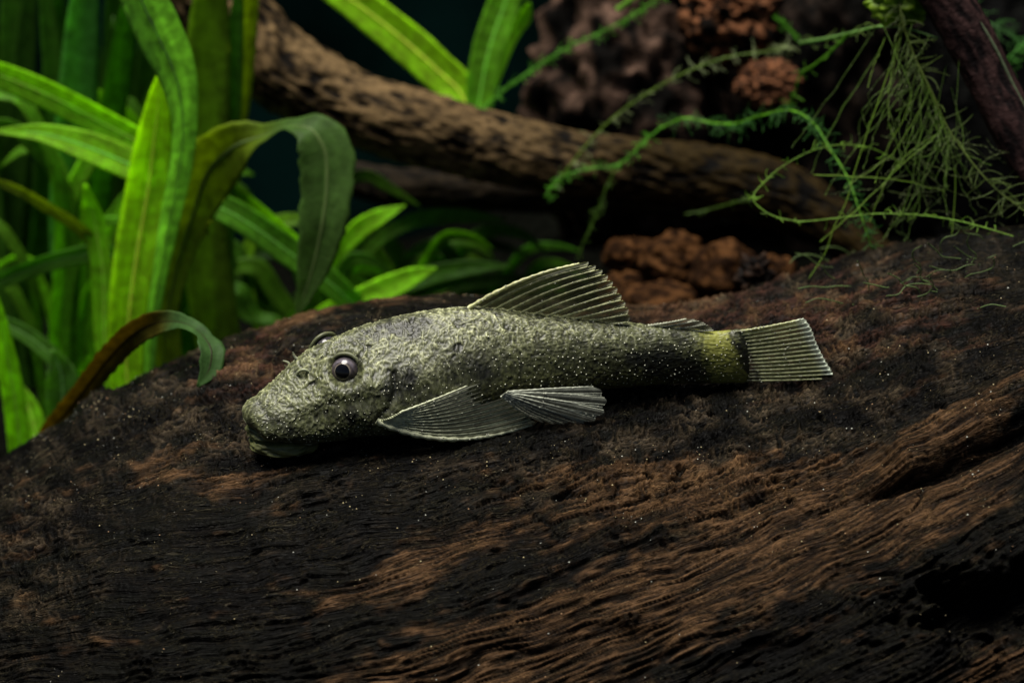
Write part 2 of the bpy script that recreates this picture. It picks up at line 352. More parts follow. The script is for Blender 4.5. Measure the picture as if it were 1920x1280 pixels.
# grit lying on the log, its pale specks also standing in for glints
def octa(c, r):
    V = np.array([[1, 0, 0], [-1, 0, 0], [0, 1, 0], [0, -1, 0], [0, 0, 1], [0, 0, -1]], float)
    return c+V*r, [(0, 2, 4), (2, 1, 4), (1, 3, 4), (3, 0, 4), (2, 0, 5), (1, 2, 5), (3, 1, 5), (0, 3, 5)]
bag = Bag(); idx = np.flatnonzero((_lx > 0) & (_lx < 1920) & (_ly < 1290))
dens = (.25+.9*np.exp(-((_ly[idx]-800)/200)**2))*sstep(-.15, .5, perlin(_lx[idx]/60, _ly[idx]/40, 5))+1e-6
pick = RNG.choice(idx, 1700, replace=False, p=dens/dens.sum())
for i in pick:
    V, F = octa(_ls[i], RNG.uniform(.004, .007)+.012*RNG.random()**3); q = RNG.random()
    bag.add(V, F, (.40, .33, .18) if q < .5 else ((.32, .19, .10) if q < .75 else (.48, .48, .42)))
tag(bag.build('sediment', M_grit, None, False), 'fine pale sediment grains and glint specks scattered over the log', 'sediment', kind='stuff')

# ------------------------------------------------------------------ rocks, branch, roots behind the log
def rock(name, label, center, rad, seed, ca, cb, amp=.35, f=1.5, group=None, cat='rock', nu=90, nv=130, mat=None, ridged=True):
    V, n, d = lumpy(center, rad, seed, amp, f, nu, nv, 6, ridged)
    q = d*f*2.2+seed; m = sstep(-.25, .45, fbm(q[:, 0], q[:, 1], q[:, 2], 4))[:, None]
    C = np.asarray(ca)*(1-m)+np.asarray(cb)*m
    return tag(mesh(name, V, sphereF(nu, nv), mat or M_rock, None, C), label, cat, group)
RUST = (.150, .062, .028); DARK = (.002, .0017, .0014); PINK = (.090, .054, .038)
c = P(1200, 40, 18); rock('lava_rock', 'tall pinkish brown craggy rock rising behind the driftwood branch', c+np.array([0, .5, -2.2]), (2.6, 2.4, 3.6), 2, DARK, PINK, .42, 1.35)
c = P(1370, 70, 16.5); rock('lava_rock', 'rusty red pitted lava rock beside the pinkish rock', c+np.array([0, .3, .3]), (1.15, 1.1, 1.1), 5, DARK, RUST, .40, 2.2)
c = P(1440, 160, 15.5); rock('lava_rock', 'small rounded rust coloured lava rock under the bright green moss shoot', c, (.75, .8, .55), 8, (.03, .014, .008), RUST, .35, 2.4)
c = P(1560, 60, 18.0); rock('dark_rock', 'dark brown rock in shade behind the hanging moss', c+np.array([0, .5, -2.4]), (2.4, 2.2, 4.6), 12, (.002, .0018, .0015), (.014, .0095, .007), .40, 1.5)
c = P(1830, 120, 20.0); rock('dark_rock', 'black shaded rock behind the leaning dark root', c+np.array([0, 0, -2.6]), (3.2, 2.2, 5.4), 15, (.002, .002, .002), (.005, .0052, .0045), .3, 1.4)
for k, (px, py, rx, rz, y, lab) in enumerate(((1182, 480, 48, 40, 12.6, 'brown pebble farthest from the charred knob in the upper row of the heap'), (1262, 486, 52, 48, 11.8, 'brown pebble in the middle of the upper row of the heap'),
        (1362, 512, 60, 58, 11.2, 'big orange brown pebble right behind the charred knob on the log'), (1236, 566, 66, 36, 10.4, 'flat orange brown pebble lying lowest in the heap behind the dorsal fin'), (1450, 520, 40, 40, 11.8, 'small dark brown pebble partly hidden by the charred knob'),
        (1170, 560, 45, 50, 11.8, 'dull brown pebble wedged between the flat pebble and the dorsal fin tip'))):
    u = KPX*(DIST+y); c = P(px, py, y)
    rock('pebble', lab, c, (rx*u*1.1, rx*u*1.1, rz*u*1.02), 20+k*3, (.010, .0042, .0016), (.058, .025, .0085), .26, 1.15, 'pebbles behind the log', 'pebble', 44, 60, M_pebble, False)
# a bank of dark stones carrying the pebbles
c = P(1310, 600, 12); rock('bank_stone', 'dark buried stone carrying the heap of orange pebbles', np.array([c[0], 12.0, -4.6]), (3.2, 2.6, 2.25), 33, (.02, .009, .005), (.06, .025, .012), .12, 2.0, None, 'stone', 50, 70)

def wood_tube(name, pts, n, nv, seed, ca, cb, mat, amp=.12, grain=(1.0, 9.0), flat=1.0, parent=None, dim=None):
    p = spline([np.r_[P(a, b, y), r*KPX*(DIST+y)] for a, b, y, r in pts], n); path, rad = p[:, :3], p[:, 3]
    T = nrm(np.gradient(path, axis=0)); side = nrm(np.cross(T, np.array([0, 1.0, .1]))); dep = np.cross(side, T)
    an = np.arange(nv)*2*math.pi/nv; A, I = np.meshgrid(an, np.arange(n)); L = np.r_[0, np.cumsum(np.linalg.norm(np.diff(path, axis=0), axis=1))][:, None]+0*A
    ca_, sa_ = np.cos(A), np.sin(A); r0 = rad[:, None]
    g = 1-2*np.abs(perlin(L*grain[0], ca_*grain[1]/4+seed, sa_*grain[1]/4)); g2 = perlin(L*grain[0]*2.5, ca_*grain[1]/1.6+seed, sa_*grain[1]/1.6)
    lm = perlin(L*.5, ca_*.8+seed, sa_*.8)
    r = r0*(1+amp*(.9*lm+.45*g+.30*g2))
    V = path[:, None]+side[:, None]*(r*ca_)[..., None]+dep[:, None]*(r*sa_*flat)[..., None]
    m = sstep(-.35, .85, .55*g+.8*g2+.4*lm+.9*perlin(L*1.7, ca_*2, sa_*2+seed)+.5*perlin(L*5, ca_*6, sa_*6+seed))[..., None]
    C = np.asarray(ca)*(1-m)+np.asarray(cb)*m
    if dim: C = C*(1-(1-dim[2])*sstep(dim[0], dim[1], np.linspace(0, 1, n)[:, None]+.12*lm)[..., None]*np.array([.95, .96, 1.05]))       # darker towards the thin end
    C = C.reshape(-1, 3)
    F = [tuple(f) for f in gridF(n, nv, True)]+[tuple(range(nv)), tuple((n-1)*nv+j for j in range(nv))[::-1]]
    return mesh(name, V.reshape(-1, 3), F, mat, parent, C)
br = wood_tube('driftwood_branch', [(300, -60, 16, 85), (440, 45, 15.5, 80), (520, 125, 15, 74), (640, 190, 14.5, 66), (760, 232, 14, 64), (900, 268, 14, 62), (1050, 300, 13.6, 58), (1200, 318, 13.4, 54), (1350, 340, 13.2, 58), (1480, 378, 13.0, 58), (1580, 440, 12.6, 46), (1680, 540, 12.0, 40)],
               460, 130, 1.0, (.0025, .0017, .0009), (.112, .072, .032), M_bark, .16, (1.5, 13.0), dim=(.40, .75, .12))
tag(br, 'long weathered brown driftwood branch sloping behind the fish, leaves rooted along its top', 'driftwood')
rt = wood_tube('driftwood_root', [(640, 330, 18, 26), (720, 348, 17, 34), (820, 352, 16, 36), (950, 365, 15, 32), (1060, 372, 14.5, 26), (1200, 372, 14, 30), (1350, 372, 13.5, 40)], 160, 60, 4.0, (.003, .0025, .002), (.02, .014, .008), M_bark, .2, (1.2, 8))
tag(rt, 'thin dark root running in the shade under the driftwood branch', 'root')
r2 = wood_tube('leaning_root', [(1680, -140, 6.6, 46), (1762, -20, 6.2, 44), (1812, 60, 5.9, 43), (1858, 150, 5.6, 41), (1908, 250, 5.2, 42), (1965, 350, 4.8, 44), (2035, 470, 4.2, 50), (2110, 600, 3.2, 55)], 260, 80, 7.0, (.003, .0018, .002), (.026, .013, .012), M_bark, .10, (1.4, 7), .8)
tag(r2, 'leaning dark purple brown root beside the hanging moss', 'root')
EDGE = spline([np.r_[P(a, b, y)] for a, b, y in ((1804, -10, 5.85), (1866, 90, 5.5), (1900, 160, 5.3), (1948, 250, 4.95))], 40)
mesh('edge_light_line', tube(EDGE, .03, 6)[0], [tuple(f) for f in tube(EDGE, .03, 6)[1]], M_moss, r2, (.10, .13, .07))  # edge light along the root, made as a thin pale tube

# ------------------------------------------------------------------ ribbon leaved plants
GREEN = {'bright': (.22, .46, .016), 'lime': (.29, .52, .013), 'mid': (.085, .24, .060), 'deep': (.060, .170, .014), 'dim': (.035, .105, .008), 'olive': (.15, .22, .013), 'brown': (.092, .082, .010), 'grey': (.050, .085, .032)}  # 'dim' puts the shade at the back into the leaf colour
def leaf(parent, pts, cname, roll=0, fold=.12, ripple=.05, rib=True, serr=0.0, tip=None, n=70, na=11, thick=.02, seed=0, ribc=None, spots=.12):
    """pts: (px, py, depth, width in px[, roll]); a blade with thickness, folded along its midrib"""
    P4 = []
    for q in pts:
        u = KPX*(DIST+q[2]); P4.append(np.r_[P(q[0], q[1], q[2]), q[3]*u, q[4] if len(q) > 4 else roll])
    p = spline(P4, n); path = p[:, :3]; wd = np.maximum(p[:, 3], .012); rl = np.radians(p[:, 4])
    T = nrm(np.gradient(path, axis=0)); view = nrm(path-CAM)
    W = nrm(np.cross(T, view)); N = np.cross(W, T)
    W2 = W*np.cos(rl)[:, None]+N*np.sin(rl)[:, None]; N2 = np.cross(W2, T)
    s = np.linspace(-1, 1, na); tt = np.linspace(0, 1, n)
    Sg, Tg = np.meshgrid(s, tt)
    rip = ripple*np.sign(Sg)*np.abs(Sg)**2*perlin(Tg*9+seed, Sg*.7, seed*1.3)*2+ripple*.5*perlin(Tg*22+seed, Sg*1.5, 3)
    wloc = wd[:, None]*.5*(1+serr*(perlin(Tg*60+seed, Sg*0, 1.1)+.5*perlin(Tg*130, Sg*0, seed))*np.abs(Sg)**3+.05*perlin(Tg*6+seed, 0*Sg, 9)*np.abs(Sg))
    off = (-fold*wd[:, None]*(1-np.abs(Sg)**1.3)+rip*wd[:, None])
    V0 = path[:, None]+W2[:, None]*(Sg*wloc)[..., None]-N2[:, None]*off[..., None]
    th = thick*(1-.8*np.abs(Sg)**2)*.5
    A = V0+N2[:, None]*th[..., None]; Bk = V0-N2[:, None]*th[..., None]
    c = np.asarray(GREEN[cname]) if isinstance(cname, str) else np.asarray(cname)
    vein = .5+.5*np.cos(Sg*math.pi*4.5+.3*perlin(Tg*5, Sg*2, seed)); blot = perlin(Tg*14+seed, Sg*2.2, seed+.5); blot2 = perlin(Tg*40+seed, Sg*5, seed+3.5)
    k = (1+.16*(vein-.5)+spots*1.4*blot+spots*blot2)[..., None]
    C = np.broadcast_to(c, Sg.shape+(3,))*np.clip(k, .3, 2)
    if tip is not None: m = sstep(tip[0], tip[1], Tg)[..., None]; C = C*(1-m)+np.asarray(tip[2])*k*m
    nn = n*na; F = [tuple(f) for f in gridF(n, na)]+[tuple(f[::-1]+nn) for f in gridF(n, na)]
    for i in range(n-1):
        F.append((i*na+na-1, (i+1)*na+na-1, nn+(i+1)*na+na-1, nn+i*na+na-1)); F.append((i*na, nn+i*na, nn+(i+1)*na, (i+1)*na))
    for j in range(na-1): F.append((j, j+1, nn+j+1, nn+j)); b = (n-1)*na; F.append((b+j, nn+b+j, nn+b+j+1, b+j+1))
    o = mesh('leaf', np.vstack([A.reshape(-1, 3), Bk.reshape(-1, 3)]), F, M_leaf, parent, np.vstack([C.reshape(-1, 3)]*2))
    if rib:
        mid = V0[:, na//2]; r = np.clip(wd*.042, .008, .042)
        V, F2, a, b = tube(mid[1:-2], r[1:-2], 6)
        mesh('midrib', V, [tuple(f) for f in F2]+[tuple(f[:3]) for f in a+b], M_rib, o, np.clip(c*2.2+.08, 0, .75) if ribc is None else ribc)
    return o
def plant(name, label, base_px, y, cat='plant', group=None):
    b = P(base_px[0], base_px[1], y); e = empty(name, (b[0], y, ground_z(b[0], y)))
    return tag(e, label, cat, group)
# 1 the big leaved plant next to the log's low end
A = plant('ribbon_plant', 'tall ribbon plant with bright lime midleaf and arching dark leaf over the log', (250, 900), 10)
leaf(A, [(262, 980, 10.6, 40), (250, 800, 10.6, 60), (236, 690, 10.6, 68), (240, 600, 10.6, 74), (255, 480, 10.6, 84), (277, 350, 10.6, 80), (292, 230, 10.5, 58), (299, 165, 10.4, 30), (303, 122, 10.3, 2)], 'lime', 12, .10, .03, seed=1)
leaf(A, [(275, 980, 9.9, 20), (280, 800, 9.9, 22), (285, 620, 9.8, 24), (300, 520, 9.7, 30), (318, 420, 9.5, 40), (338, 320, 9.3, 46), (346, 230, 9.1, 50), (332, 140, 8.7, 80), (298, 60, 8.2, 92), (260, -20, 7.8, 86), (230, -90, 7.4, 60)], (.17, .34, .11), -24, .14, .05, seed=2, ribc=(.6, .7, .36))
leaf(A, [(300, 980, 11, 30), (305, 800, 11, 34), (312, 600, 11, 40), (335, 490, 11, 48), (366, 390, 10.8, 80), (394, 318, 10.5, 112), (436, 276, 10.2, 96, 10), (500, 248, 9.7, 42, 50), (548, 232, 9.2, 40, 60), (585, 240, 8.9, 74, 25), (608, 275, 8.7, 104, 8), (613, 340, 8.5, 100, 0), (606, 410, 8.3, 92, 0), (590, 490, 8.2, 66, 5), (572, 550, 8.1, 36, 10), (553, 598, 8.0, 3, 10)],
     'olive', 0, .12, .04, serr=.16, tip=(.60, .70, np.array([.074, .150, .030])), n=130, seed=3, ribc=(.16, .24, .07))
leaf(A, [(330, 980, 10.9, 30), (345, 800, 11.1, 40), (318, 640, 11.4, 44), (318, 560, 11.4, 44), (338, 480, 11.4, 44), (368, 390, 11.5, 44), (380, 330, 11.6, 30), (384, 280, 11.6, 4)], 'olive', 10, .1, .04, seed=4)
# 2 the plant reaching in from the side
Bp = plant('ribbon_plant', 'ribbon plant whose bright leaves lean diagonally across behind the lime leaf', (700, 700), 12.5)
leaf(Bp, [(720, 760, 12.5, 30), (690, 600, 12.0, 42), (640, 548, 11.7, 50), (540, 470, 11.4, 56), (440, 402, 11.2, 54), (345, 358, 11.2, 50), (245, 308, 11.2, 60), (160, 273, 11.2, 56), (80, 250, 11.2, 36), (-15, 246, 11.2, 6)], (.085, .24, .014), -15, .1, .03, seed=5, tip=(.55, .68, np.array([.22, .44, .014])), n=110)
leaf(Bp, [(750, 780, 13, 30), (640, 560, 13, 40), (500, 420, 12.8, 44), (380, 330, 12.6, 48), (262, 268, 12.4, 50), (200, 236, 12.4, 54), (100, 184, 12.3, 54), (-20, 135, 12.2, 46), (-140, 95, 12, 6)], 'bright', 10, .1, .03, seed=6, n=110)
# 3 edge plant by the low end of the log
Cp = plant('ribbon_plant', 'ribbon plant with browning arched leaf curling onto the low end of the log', (60, 950), 9.5)
leaf(Cp, [(30, 980, 8.4, 22), (50, 885, 7.6, 28), (85, 822, 7.0, 36), (150, 742, 6.0, 44), (208, 668, 5.2, 48), (258, 622, 4.5, 48), (308, 602, 3.9, 42, 10), (352, 606, 3.4, 32, 40), (384, 628, 3.0, 38, 50), (399, 660, 2.6, 54, 20), (392, 694, 2.4, 38, 10), (369, 726, hit(369, 728)[1]-.1, 3, 10)],
     'brown', 0, .14, .05, serr=.2, tip=(.74, .81, np.array([.060, .13, .035])), n=110, seed=7, ribc=(.035, .025, .006))
leaf(Cp, [(60, 990, 9.4, 40), (42, 880, 9.3, 46), (28, 760, 9.2, 46), (8, 640, 9.1, 36), (-12, 540, 9, 10)], 'bright', 20, .12, .03, seed=8)
leaf(Cp, [(90, 990, 10, 30), (110, 860, 10, 50), (118, 760, 10, 66), (112, 690, 10, 50), (98, 655, 10, 6)], (.10, .22, .045), 0, .1, .05, serr=.15, seed=9)
leaf(Cp, [(40, 990, 10, 26), (70, 870, 10.5, 40), (50, 760, 10.8, 40), (0, 700, 11, 20), (-40, 660, 11, 4)], 'bright', 10, .1, .03, seed=10)
leaf(Cp, [(150, 990, 10.5, 30), (160, 850, 10.8, 34), (90, 660, 11.2, 34), (20, 612, 11.4, 30), (-60, 590, 11.5, 8)], 'deep', 0, .1, .03, seed=11)
leaf(Cp, [(200, 990, 10.8, 30), (215, 760, 11, 36), (195, 640, 11.2, 42), (190, 500, 11.3, 44), (172, 400, 11.4, 44), (160, 345, 11.4, 8)], 'bright', 30, .1, .03, seed=12)
leaf(Cp, [(250, 990, 11, 20), (245, 700, 11.4, 24), (200, 490, 11.5, 24), (150, 430, 11.4, 26), (92, 392, 11.2, 24, 30), (40, 360, 11, 20, 20), (-20, 335, 11, 10)], 'olive', 30, .1, .06, serr=.2, seed=13)
leaf(Cp, [(240, 990, 12, 20), (260, 600, 12, 26), (210, 478, 12, 34), (110, 488, 12, 34), (20, 520, 12, 32), (-60, 560, 12, 20)], 'deep', 10, .1, .03, seed=14)
# 4 plants filling the back corner
random.seed(9)
def back_plant(label, px0, y, leaves, cn):
    e = plant('background_plant', label, (px0, 800), y, 'plant', 'blurred ribbon plants in the back corner')
    for k, (xt, yt, wd, bend, c) in enumerate(leaves):
        xb = px0+random.uniform(-40, 40); yb = 860; mx = (xb*.45+xt*.55)+bend; my = (yb+yt)/2
        yy = y+random.uniform(-.8, .8)
        leaf(e, [(xb, yb+120, yy, wd*.6), (xb, yb, yy, wd*.7), (xb*.7+mx*.3, yb*.6+my*.4, yy, wd*.9), (mx, my, yy, wd), (mx*.4+xt*.6, my*.4+yt*.6, yy, wd*.95), (xt, yt, yy, wd*.6), (xt+(xt-mx)*.3, yt-90, yy, 4)], c, random.uniform(-40, 40), .1, .03, rib=False, n=40, na=7, seed=30+k+px0)
    return e
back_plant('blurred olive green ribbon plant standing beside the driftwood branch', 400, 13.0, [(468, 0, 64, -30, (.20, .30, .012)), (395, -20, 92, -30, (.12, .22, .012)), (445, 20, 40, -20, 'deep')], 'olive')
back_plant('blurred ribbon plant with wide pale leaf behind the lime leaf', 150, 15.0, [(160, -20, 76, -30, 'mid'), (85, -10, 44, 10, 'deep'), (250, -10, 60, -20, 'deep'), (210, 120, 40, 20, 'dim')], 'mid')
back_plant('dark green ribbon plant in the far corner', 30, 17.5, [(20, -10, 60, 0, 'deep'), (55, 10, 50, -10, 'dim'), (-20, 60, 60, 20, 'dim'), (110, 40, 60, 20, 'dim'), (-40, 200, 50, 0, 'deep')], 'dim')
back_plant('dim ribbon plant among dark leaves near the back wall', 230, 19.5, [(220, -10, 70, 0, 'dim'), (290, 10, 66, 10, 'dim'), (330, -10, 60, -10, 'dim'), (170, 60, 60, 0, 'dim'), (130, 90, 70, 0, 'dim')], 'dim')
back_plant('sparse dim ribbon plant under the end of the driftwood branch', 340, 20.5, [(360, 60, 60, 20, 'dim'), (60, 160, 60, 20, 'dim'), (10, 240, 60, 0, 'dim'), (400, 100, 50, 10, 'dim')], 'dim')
# 5 V shaped plant on the branch
e = tag(empty('ribbon_plant', P(880, 215, 15.2)), 'two bright green leaves in a V rooted on the driftwood branch', 'plant')
leaf(e, [(880, 225, 15.2, 40), (868, 182, 15.4, 62), (815, 128, 15.6, 72), (735, 58, 15.8, 70), (640, -12, 16, 58), (540, -70, 16.2, 30)], 'lime', 0, .12, .03, seed=50)
leaf(e, [(892, 225, 15.2, 34), (898, 185, 15.3, 50), (914, 100, 15.5, 60), (948, 0, 15.8, 60), (985, -90, 16, 40)], (.115, .30, .012), 14, .12, .03, seed=51)
leaf(e, [(905, 222, 15.3, 14), (935, 140, 15.7, 14), (968, 62, 16, 18), (985, 30, 16, 26), (992, 5, 16, 8)], 'bright', 14, .12, .03, seed=52, rib=False)
# 6 low leaves under the branch
e = plant('low_plant', 'low broad green plant growing in the shade under the driftwood branch', (640, 640), 13)
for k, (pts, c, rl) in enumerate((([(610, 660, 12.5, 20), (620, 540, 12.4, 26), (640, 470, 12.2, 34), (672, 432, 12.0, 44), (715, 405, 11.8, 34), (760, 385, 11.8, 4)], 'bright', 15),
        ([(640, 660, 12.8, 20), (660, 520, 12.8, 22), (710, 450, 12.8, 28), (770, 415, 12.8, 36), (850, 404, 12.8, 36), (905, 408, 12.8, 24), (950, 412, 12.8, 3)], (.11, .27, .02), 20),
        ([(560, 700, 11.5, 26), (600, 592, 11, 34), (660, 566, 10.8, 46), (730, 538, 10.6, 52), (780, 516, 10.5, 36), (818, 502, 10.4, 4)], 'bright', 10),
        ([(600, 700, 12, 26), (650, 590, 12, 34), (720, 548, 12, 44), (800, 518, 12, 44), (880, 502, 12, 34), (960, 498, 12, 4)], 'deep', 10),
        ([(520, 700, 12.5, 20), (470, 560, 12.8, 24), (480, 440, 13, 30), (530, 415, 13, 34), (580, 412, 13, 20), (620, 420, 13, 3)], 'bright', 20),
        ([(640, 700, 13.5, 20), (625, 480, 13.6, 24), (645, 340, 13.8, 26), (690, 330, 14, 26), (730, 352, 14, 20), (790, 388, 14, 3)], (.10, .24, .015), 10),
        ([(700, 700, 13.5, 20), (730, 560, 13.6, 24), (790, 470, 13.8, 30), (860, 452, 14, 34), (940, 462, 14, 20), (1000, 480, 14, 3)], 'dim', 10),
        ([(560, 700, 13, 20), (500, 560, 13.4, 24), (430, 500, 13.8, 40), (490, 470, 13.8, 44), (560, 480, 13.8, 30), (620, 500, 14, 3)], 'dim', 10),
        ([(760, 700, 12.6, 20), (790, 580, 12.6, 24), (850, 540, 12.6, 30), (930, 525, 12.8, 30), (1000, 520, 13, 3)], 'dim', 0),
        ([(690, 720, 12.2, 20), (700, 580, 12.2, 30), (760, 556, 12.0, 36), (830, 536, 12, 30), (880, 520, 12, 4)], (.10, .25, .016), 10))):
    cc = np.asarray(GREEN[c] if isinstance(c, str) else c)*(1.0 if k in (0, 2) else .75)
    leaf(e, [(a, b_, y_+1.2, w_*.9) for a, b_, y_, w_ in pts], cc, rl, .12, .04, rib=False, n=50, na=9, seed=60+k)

rg = np.random.default_rng(21)
def tuft(label, x0, y, nl, xs, tops, cols, wr, seed, group):
    e = plant('grassy_plant', label, (x0, 660), y, 'plant', group)
    for k in range(nl):
        xb = x0+rg.uniform(-50, 50); xt = rg.uniform(*xs); xt = xb+(1 if xt > xb else -1)*max(abs(xt-xb), 120); yt = rg.uniform(*tops); wd = rg.uniform(*wr); yy = y+rg.uniform(-1, 1); c_ = np.asarray(cols[k % len(cols)])*rg.uniform(.7, 1.25)
        sgn = 1 if xt > xb else -1; dp = rg.uniform(10, 70)
        leaf(e, [(xb, 720 if x0 > 420 else 930, yy, wd*.6), (xb+.12*(xt-xb), 600 if x0 > 420 else 720, yy, wd*.8), (xb+.4*(xt-xb), yt+60, yy, wd), (xb+.7*(xt-xb), yt+8, yy, wd), (xt, yt+dp*.3, yy, wd*.7), (xt+sgn*45, yt+dp, yy, 3)], c_, rg.uniform(-30, 45), .1, .04, rib=False, n=36, na=7, seed=seed+k)
G1, G2, G3 = (.11, .27, .014), (.06, .17, .012), (.16, .36, .016)
gp = 'soft green plants behind the log'
tuft('soft green grassy plant behind the drooping dark leaf', 560, 13.6, 10, (430, 760), (400, 540), (G1, G2, G2), (22, 36), 300, gp)
tuft('soft green grassy plant filling the gap between drooping leaf and dorsal fin', 760, 14.2, 12, (620, 1000), (400, 530), (G1, G2, G3, G2), (20, 34), 330, gp)
tuft('dark green grassy plant under the thin hanging moss thread', 930, 15.2, 9, (800, 1080), (430, 540), (G2, G2, G1), (18, 30), 360, gp)
tuft('thin leaved bright plant among the broad ribbon leaves', 120, 13.2, 12, (-60, 330), (120, 640), (G3, G1, G1), (20, 36), 390, gp)
tuft('thin leaved pale plant by the tank wall behind the ribbon leaves', 300, 16.5, 10, (40, 470), (60, 420), (G1, G3, G2), (30, 50), 420, gp)
# ------------------------------------------------------------------ moss
def strand(label, pts, rpx, colr, nh=0, hl=26, curl=.5, group=None, fuzz=0, hc=None, name='moss_strand', seed=0, swirl=False):
    rng = np.random.default_rng(100+seed)
    p = spline([np.r_[P(a, b, y), y] for a, b, y in pts], max(30, 14*len(pts))); path = p[:, :3]; u = KPX*(DIST+p[:, 3])
    r = .62*rpx*u*(1-.5*np.linspace(0, 1, len(u))); bag = Bag(); bag.tube(path, r, 7, colr)
    o = bag.build(name, M_moss); tag(o, label, 'moss', group)
    if nh:
        hb = Bag(); T = nrm(np.gradient(path, axis=0))
        for k in range(nh):
            i = rng.integers(1, len(path)-1); uu = u[i]; v = nrm(rng.normal(size=3)); v = nrm(v-T[i]*(v@T[i])*.8); v = nrm(v+np.array([0, -.3, 0]))
            ln = hl*uu*rng.uniform(.5, 1.2); q = [path[i]]; dv = v.copy(); ax = nrm(rng.normal(size=3)); 
            for st in range(5):
                dv = nrm(dv+np.cross(ax, dv)*curl*rng.uniform(.3, 1)+T[i]*.12); q.append(q[-1]+dv*ln/5)
            hb.tube(np.array(q), np.linspace(.95, .5, 6)*uu*(.8+.4*rng.random()), 4, np.asarray(hc if hc is not None else colr)*rng.uniform(.6, 1.3))
        tag(hb.build('leaflets', M_moss, o), kind='stuff')
    return o
MG = (.10, .33, .018); MO = (.13, .22, .022); MT = (.045, .16, .025); MP = (.22, .40, .12)
h1 = on_log(1640, 500)
strand('thick fuzzy bright green moss stem rising from the branch past the pinkish rock', [(905, 205, 15.0), (945, 170, 15), (1000, 130, 15), (1060, 92, 15), (1130, 60, 15), (1185, 30, 14.8), (1250, -15, 14.5)], 4.2, MG, 150, 20, .6, seed=1)
strand('hooked green moss tip drooping over the branch', [(1245, 235, 12.0), (1205, 268, 12), (1160, 308, 12), (1110, 316, 12), (1070, 325, 12), (1042, 342, 12), (1026, 368, 12), (1038, 376, 12)], 3.0, MG, 90, 20, .6, seed=2)
strand('olive moss stem crossing the dark rock with sparse pale hairs', [(1040, 350, 12.4), (1085, 290, 12.4), (1125, 244, 12.4), (1200, 184, 12.4), (1290, 134, 12.3), (1370, 106, 12.2), (1435, 97, 12.2), (1470, 85, 14.8)], 3.0, MO, 110, 28, .4, hc=(.22, .27, .12), seed=3)
strand('long curving green moss strand densely set with tiny curled leaflets, reaching down to the log', [(1240, 240, 11.5), (1285, 222, 11.2), (1330, 230, 11), (1370, 233, 10.4), (1430, 216, 9.4), (1490, 209, 8.5), (1522, 228, 8), (1556, 278, 7.3), (1590, 335, 6.7), (1610, 390, 6.2), (1628, 445, 5.9), (h1[0]/KPX/(DIST+h1[1])+960, 500, h1[1])], 3.4, (.15, .40, .02), 330, 32, .55, hc=MT, seed=4)
strand('thin faint moss thread hanging below the hooked tip', [(1165, 300, 12.2), (1140, 345, 12.2), (1115, 410, 12.2), (1098, 445, 12.1), (1082, 485, 12)], 2.6, (.07, .15, .012), 40, 16, .5, seed=5)
strand('pale green arched moss runner below the mossy crown', [(1500, 80, 11.5), (1560, 70, 9.6), (1610, 58, 8.4), (1650, 50, 7.4), (1700, 54, 6.6), (1760, 72, 6.1)], 4.6, MP, 30, 26, .5, hc=(.16, .25, .05), seed=6)
strand('green moss side shoot bending down from the arched runner', [(1592, 62, 8.8), (1560, 95, 9.4), (1530, 120, 10), (1500, 142, 10.6), (1490, 175, 11), (1480, 200, 11.4)], 4.6, (.10, .26, .016), 26, 20, .5, seed=7)
strand('long olive moss stem hanging from the mossy crown along the leaning root', [(1686, -20, 6.5), (1692, 40, 6.2), (1712, 100, 6.0), (1748, 175, 5.6), (1780, 245, 5.3), (1815, 295, 5), (1868, 355, 4.6), (1935, 405, 4.2)], 3.4, (.09, .13, .02), 140, 50, .4, hc=(.08, .12, .025), seed=8)
strand('looping thin moss runner crossing over the other moss above the log', [(1935, 455, 4.0), (1870, 434, 4.2), (1800, 415, 4.4), (1720, 403, 4.6), (1640, 401, 4.8), (1560, 410, 5.0), (1490, 414, 5.2), (1440, 400, 5.4), (1412, 374, 5.6), (1436, 338, 5.9), (1490, 298, 6.1), (1560, 273, 6.2), (1630, 277, 6.2), (1690, 305, 6.1)], 2.1, (.16, .30, .03), 90, 20, .5, seed=9)
strand('short dull moss stub pointing along the branch', [(1412, 372, 6.0), (1395, 376, 9), (1370, 382, 11.6), (1325, 394, 11.9), (1284, 402, 12)], 4.6, (.06, .12, .012), 26, 14, .5, seed=10)
strand('small bright moss bud in front of the rusty lava rock', [(1497, 72, 14.4), (1478, 55, 14.4), (1462, 38, 14.4), (1450, 32, 14.4)], 5.0, MG, 20, 14, .5, seed=11)
strand('bright moss tip in front of the pinkish rock', [(1158, 18, 14.6), (1180, 2, 14.4), (1215, -22, 14.2), (1250, -35, 14)], 7.5, (.20, .42, .05), 0, seed=12)
strand('thin moss stem in the corner behind the leaning root', [(1790, -10, 14), (1850, 40, 13.6), (1900, 70, 13.2), (1960, 120, 12.8)], 3.0, MT, 60, 40, .5, seed=13)
strand('green moss stem emerging from behind the leaning root', [(1870, 165, 12.0), (1890, 110, 12), (1935, 78, 12)], 3.4, (.07, .25, .03), 30, 40, .6, seed=14)
e = tag(empty('moss_tuft', P(1690, 30, 6.5)), 'dense green moss crown with many fine threads hanging between root and log', 'moss')
V, n, d = lumpy(P(1690, 4, 6.7), (.55, .36, .38), 44, .5, 2.0, 40, 56)
mesh('crown', V, sphereF(40, 56), M_moss, e, np.array([.08, .15, .012])+np.maximum(n, 0)[:, None]*np.array([.3, .42, .03]))
rng = np.random.default_rng(5)
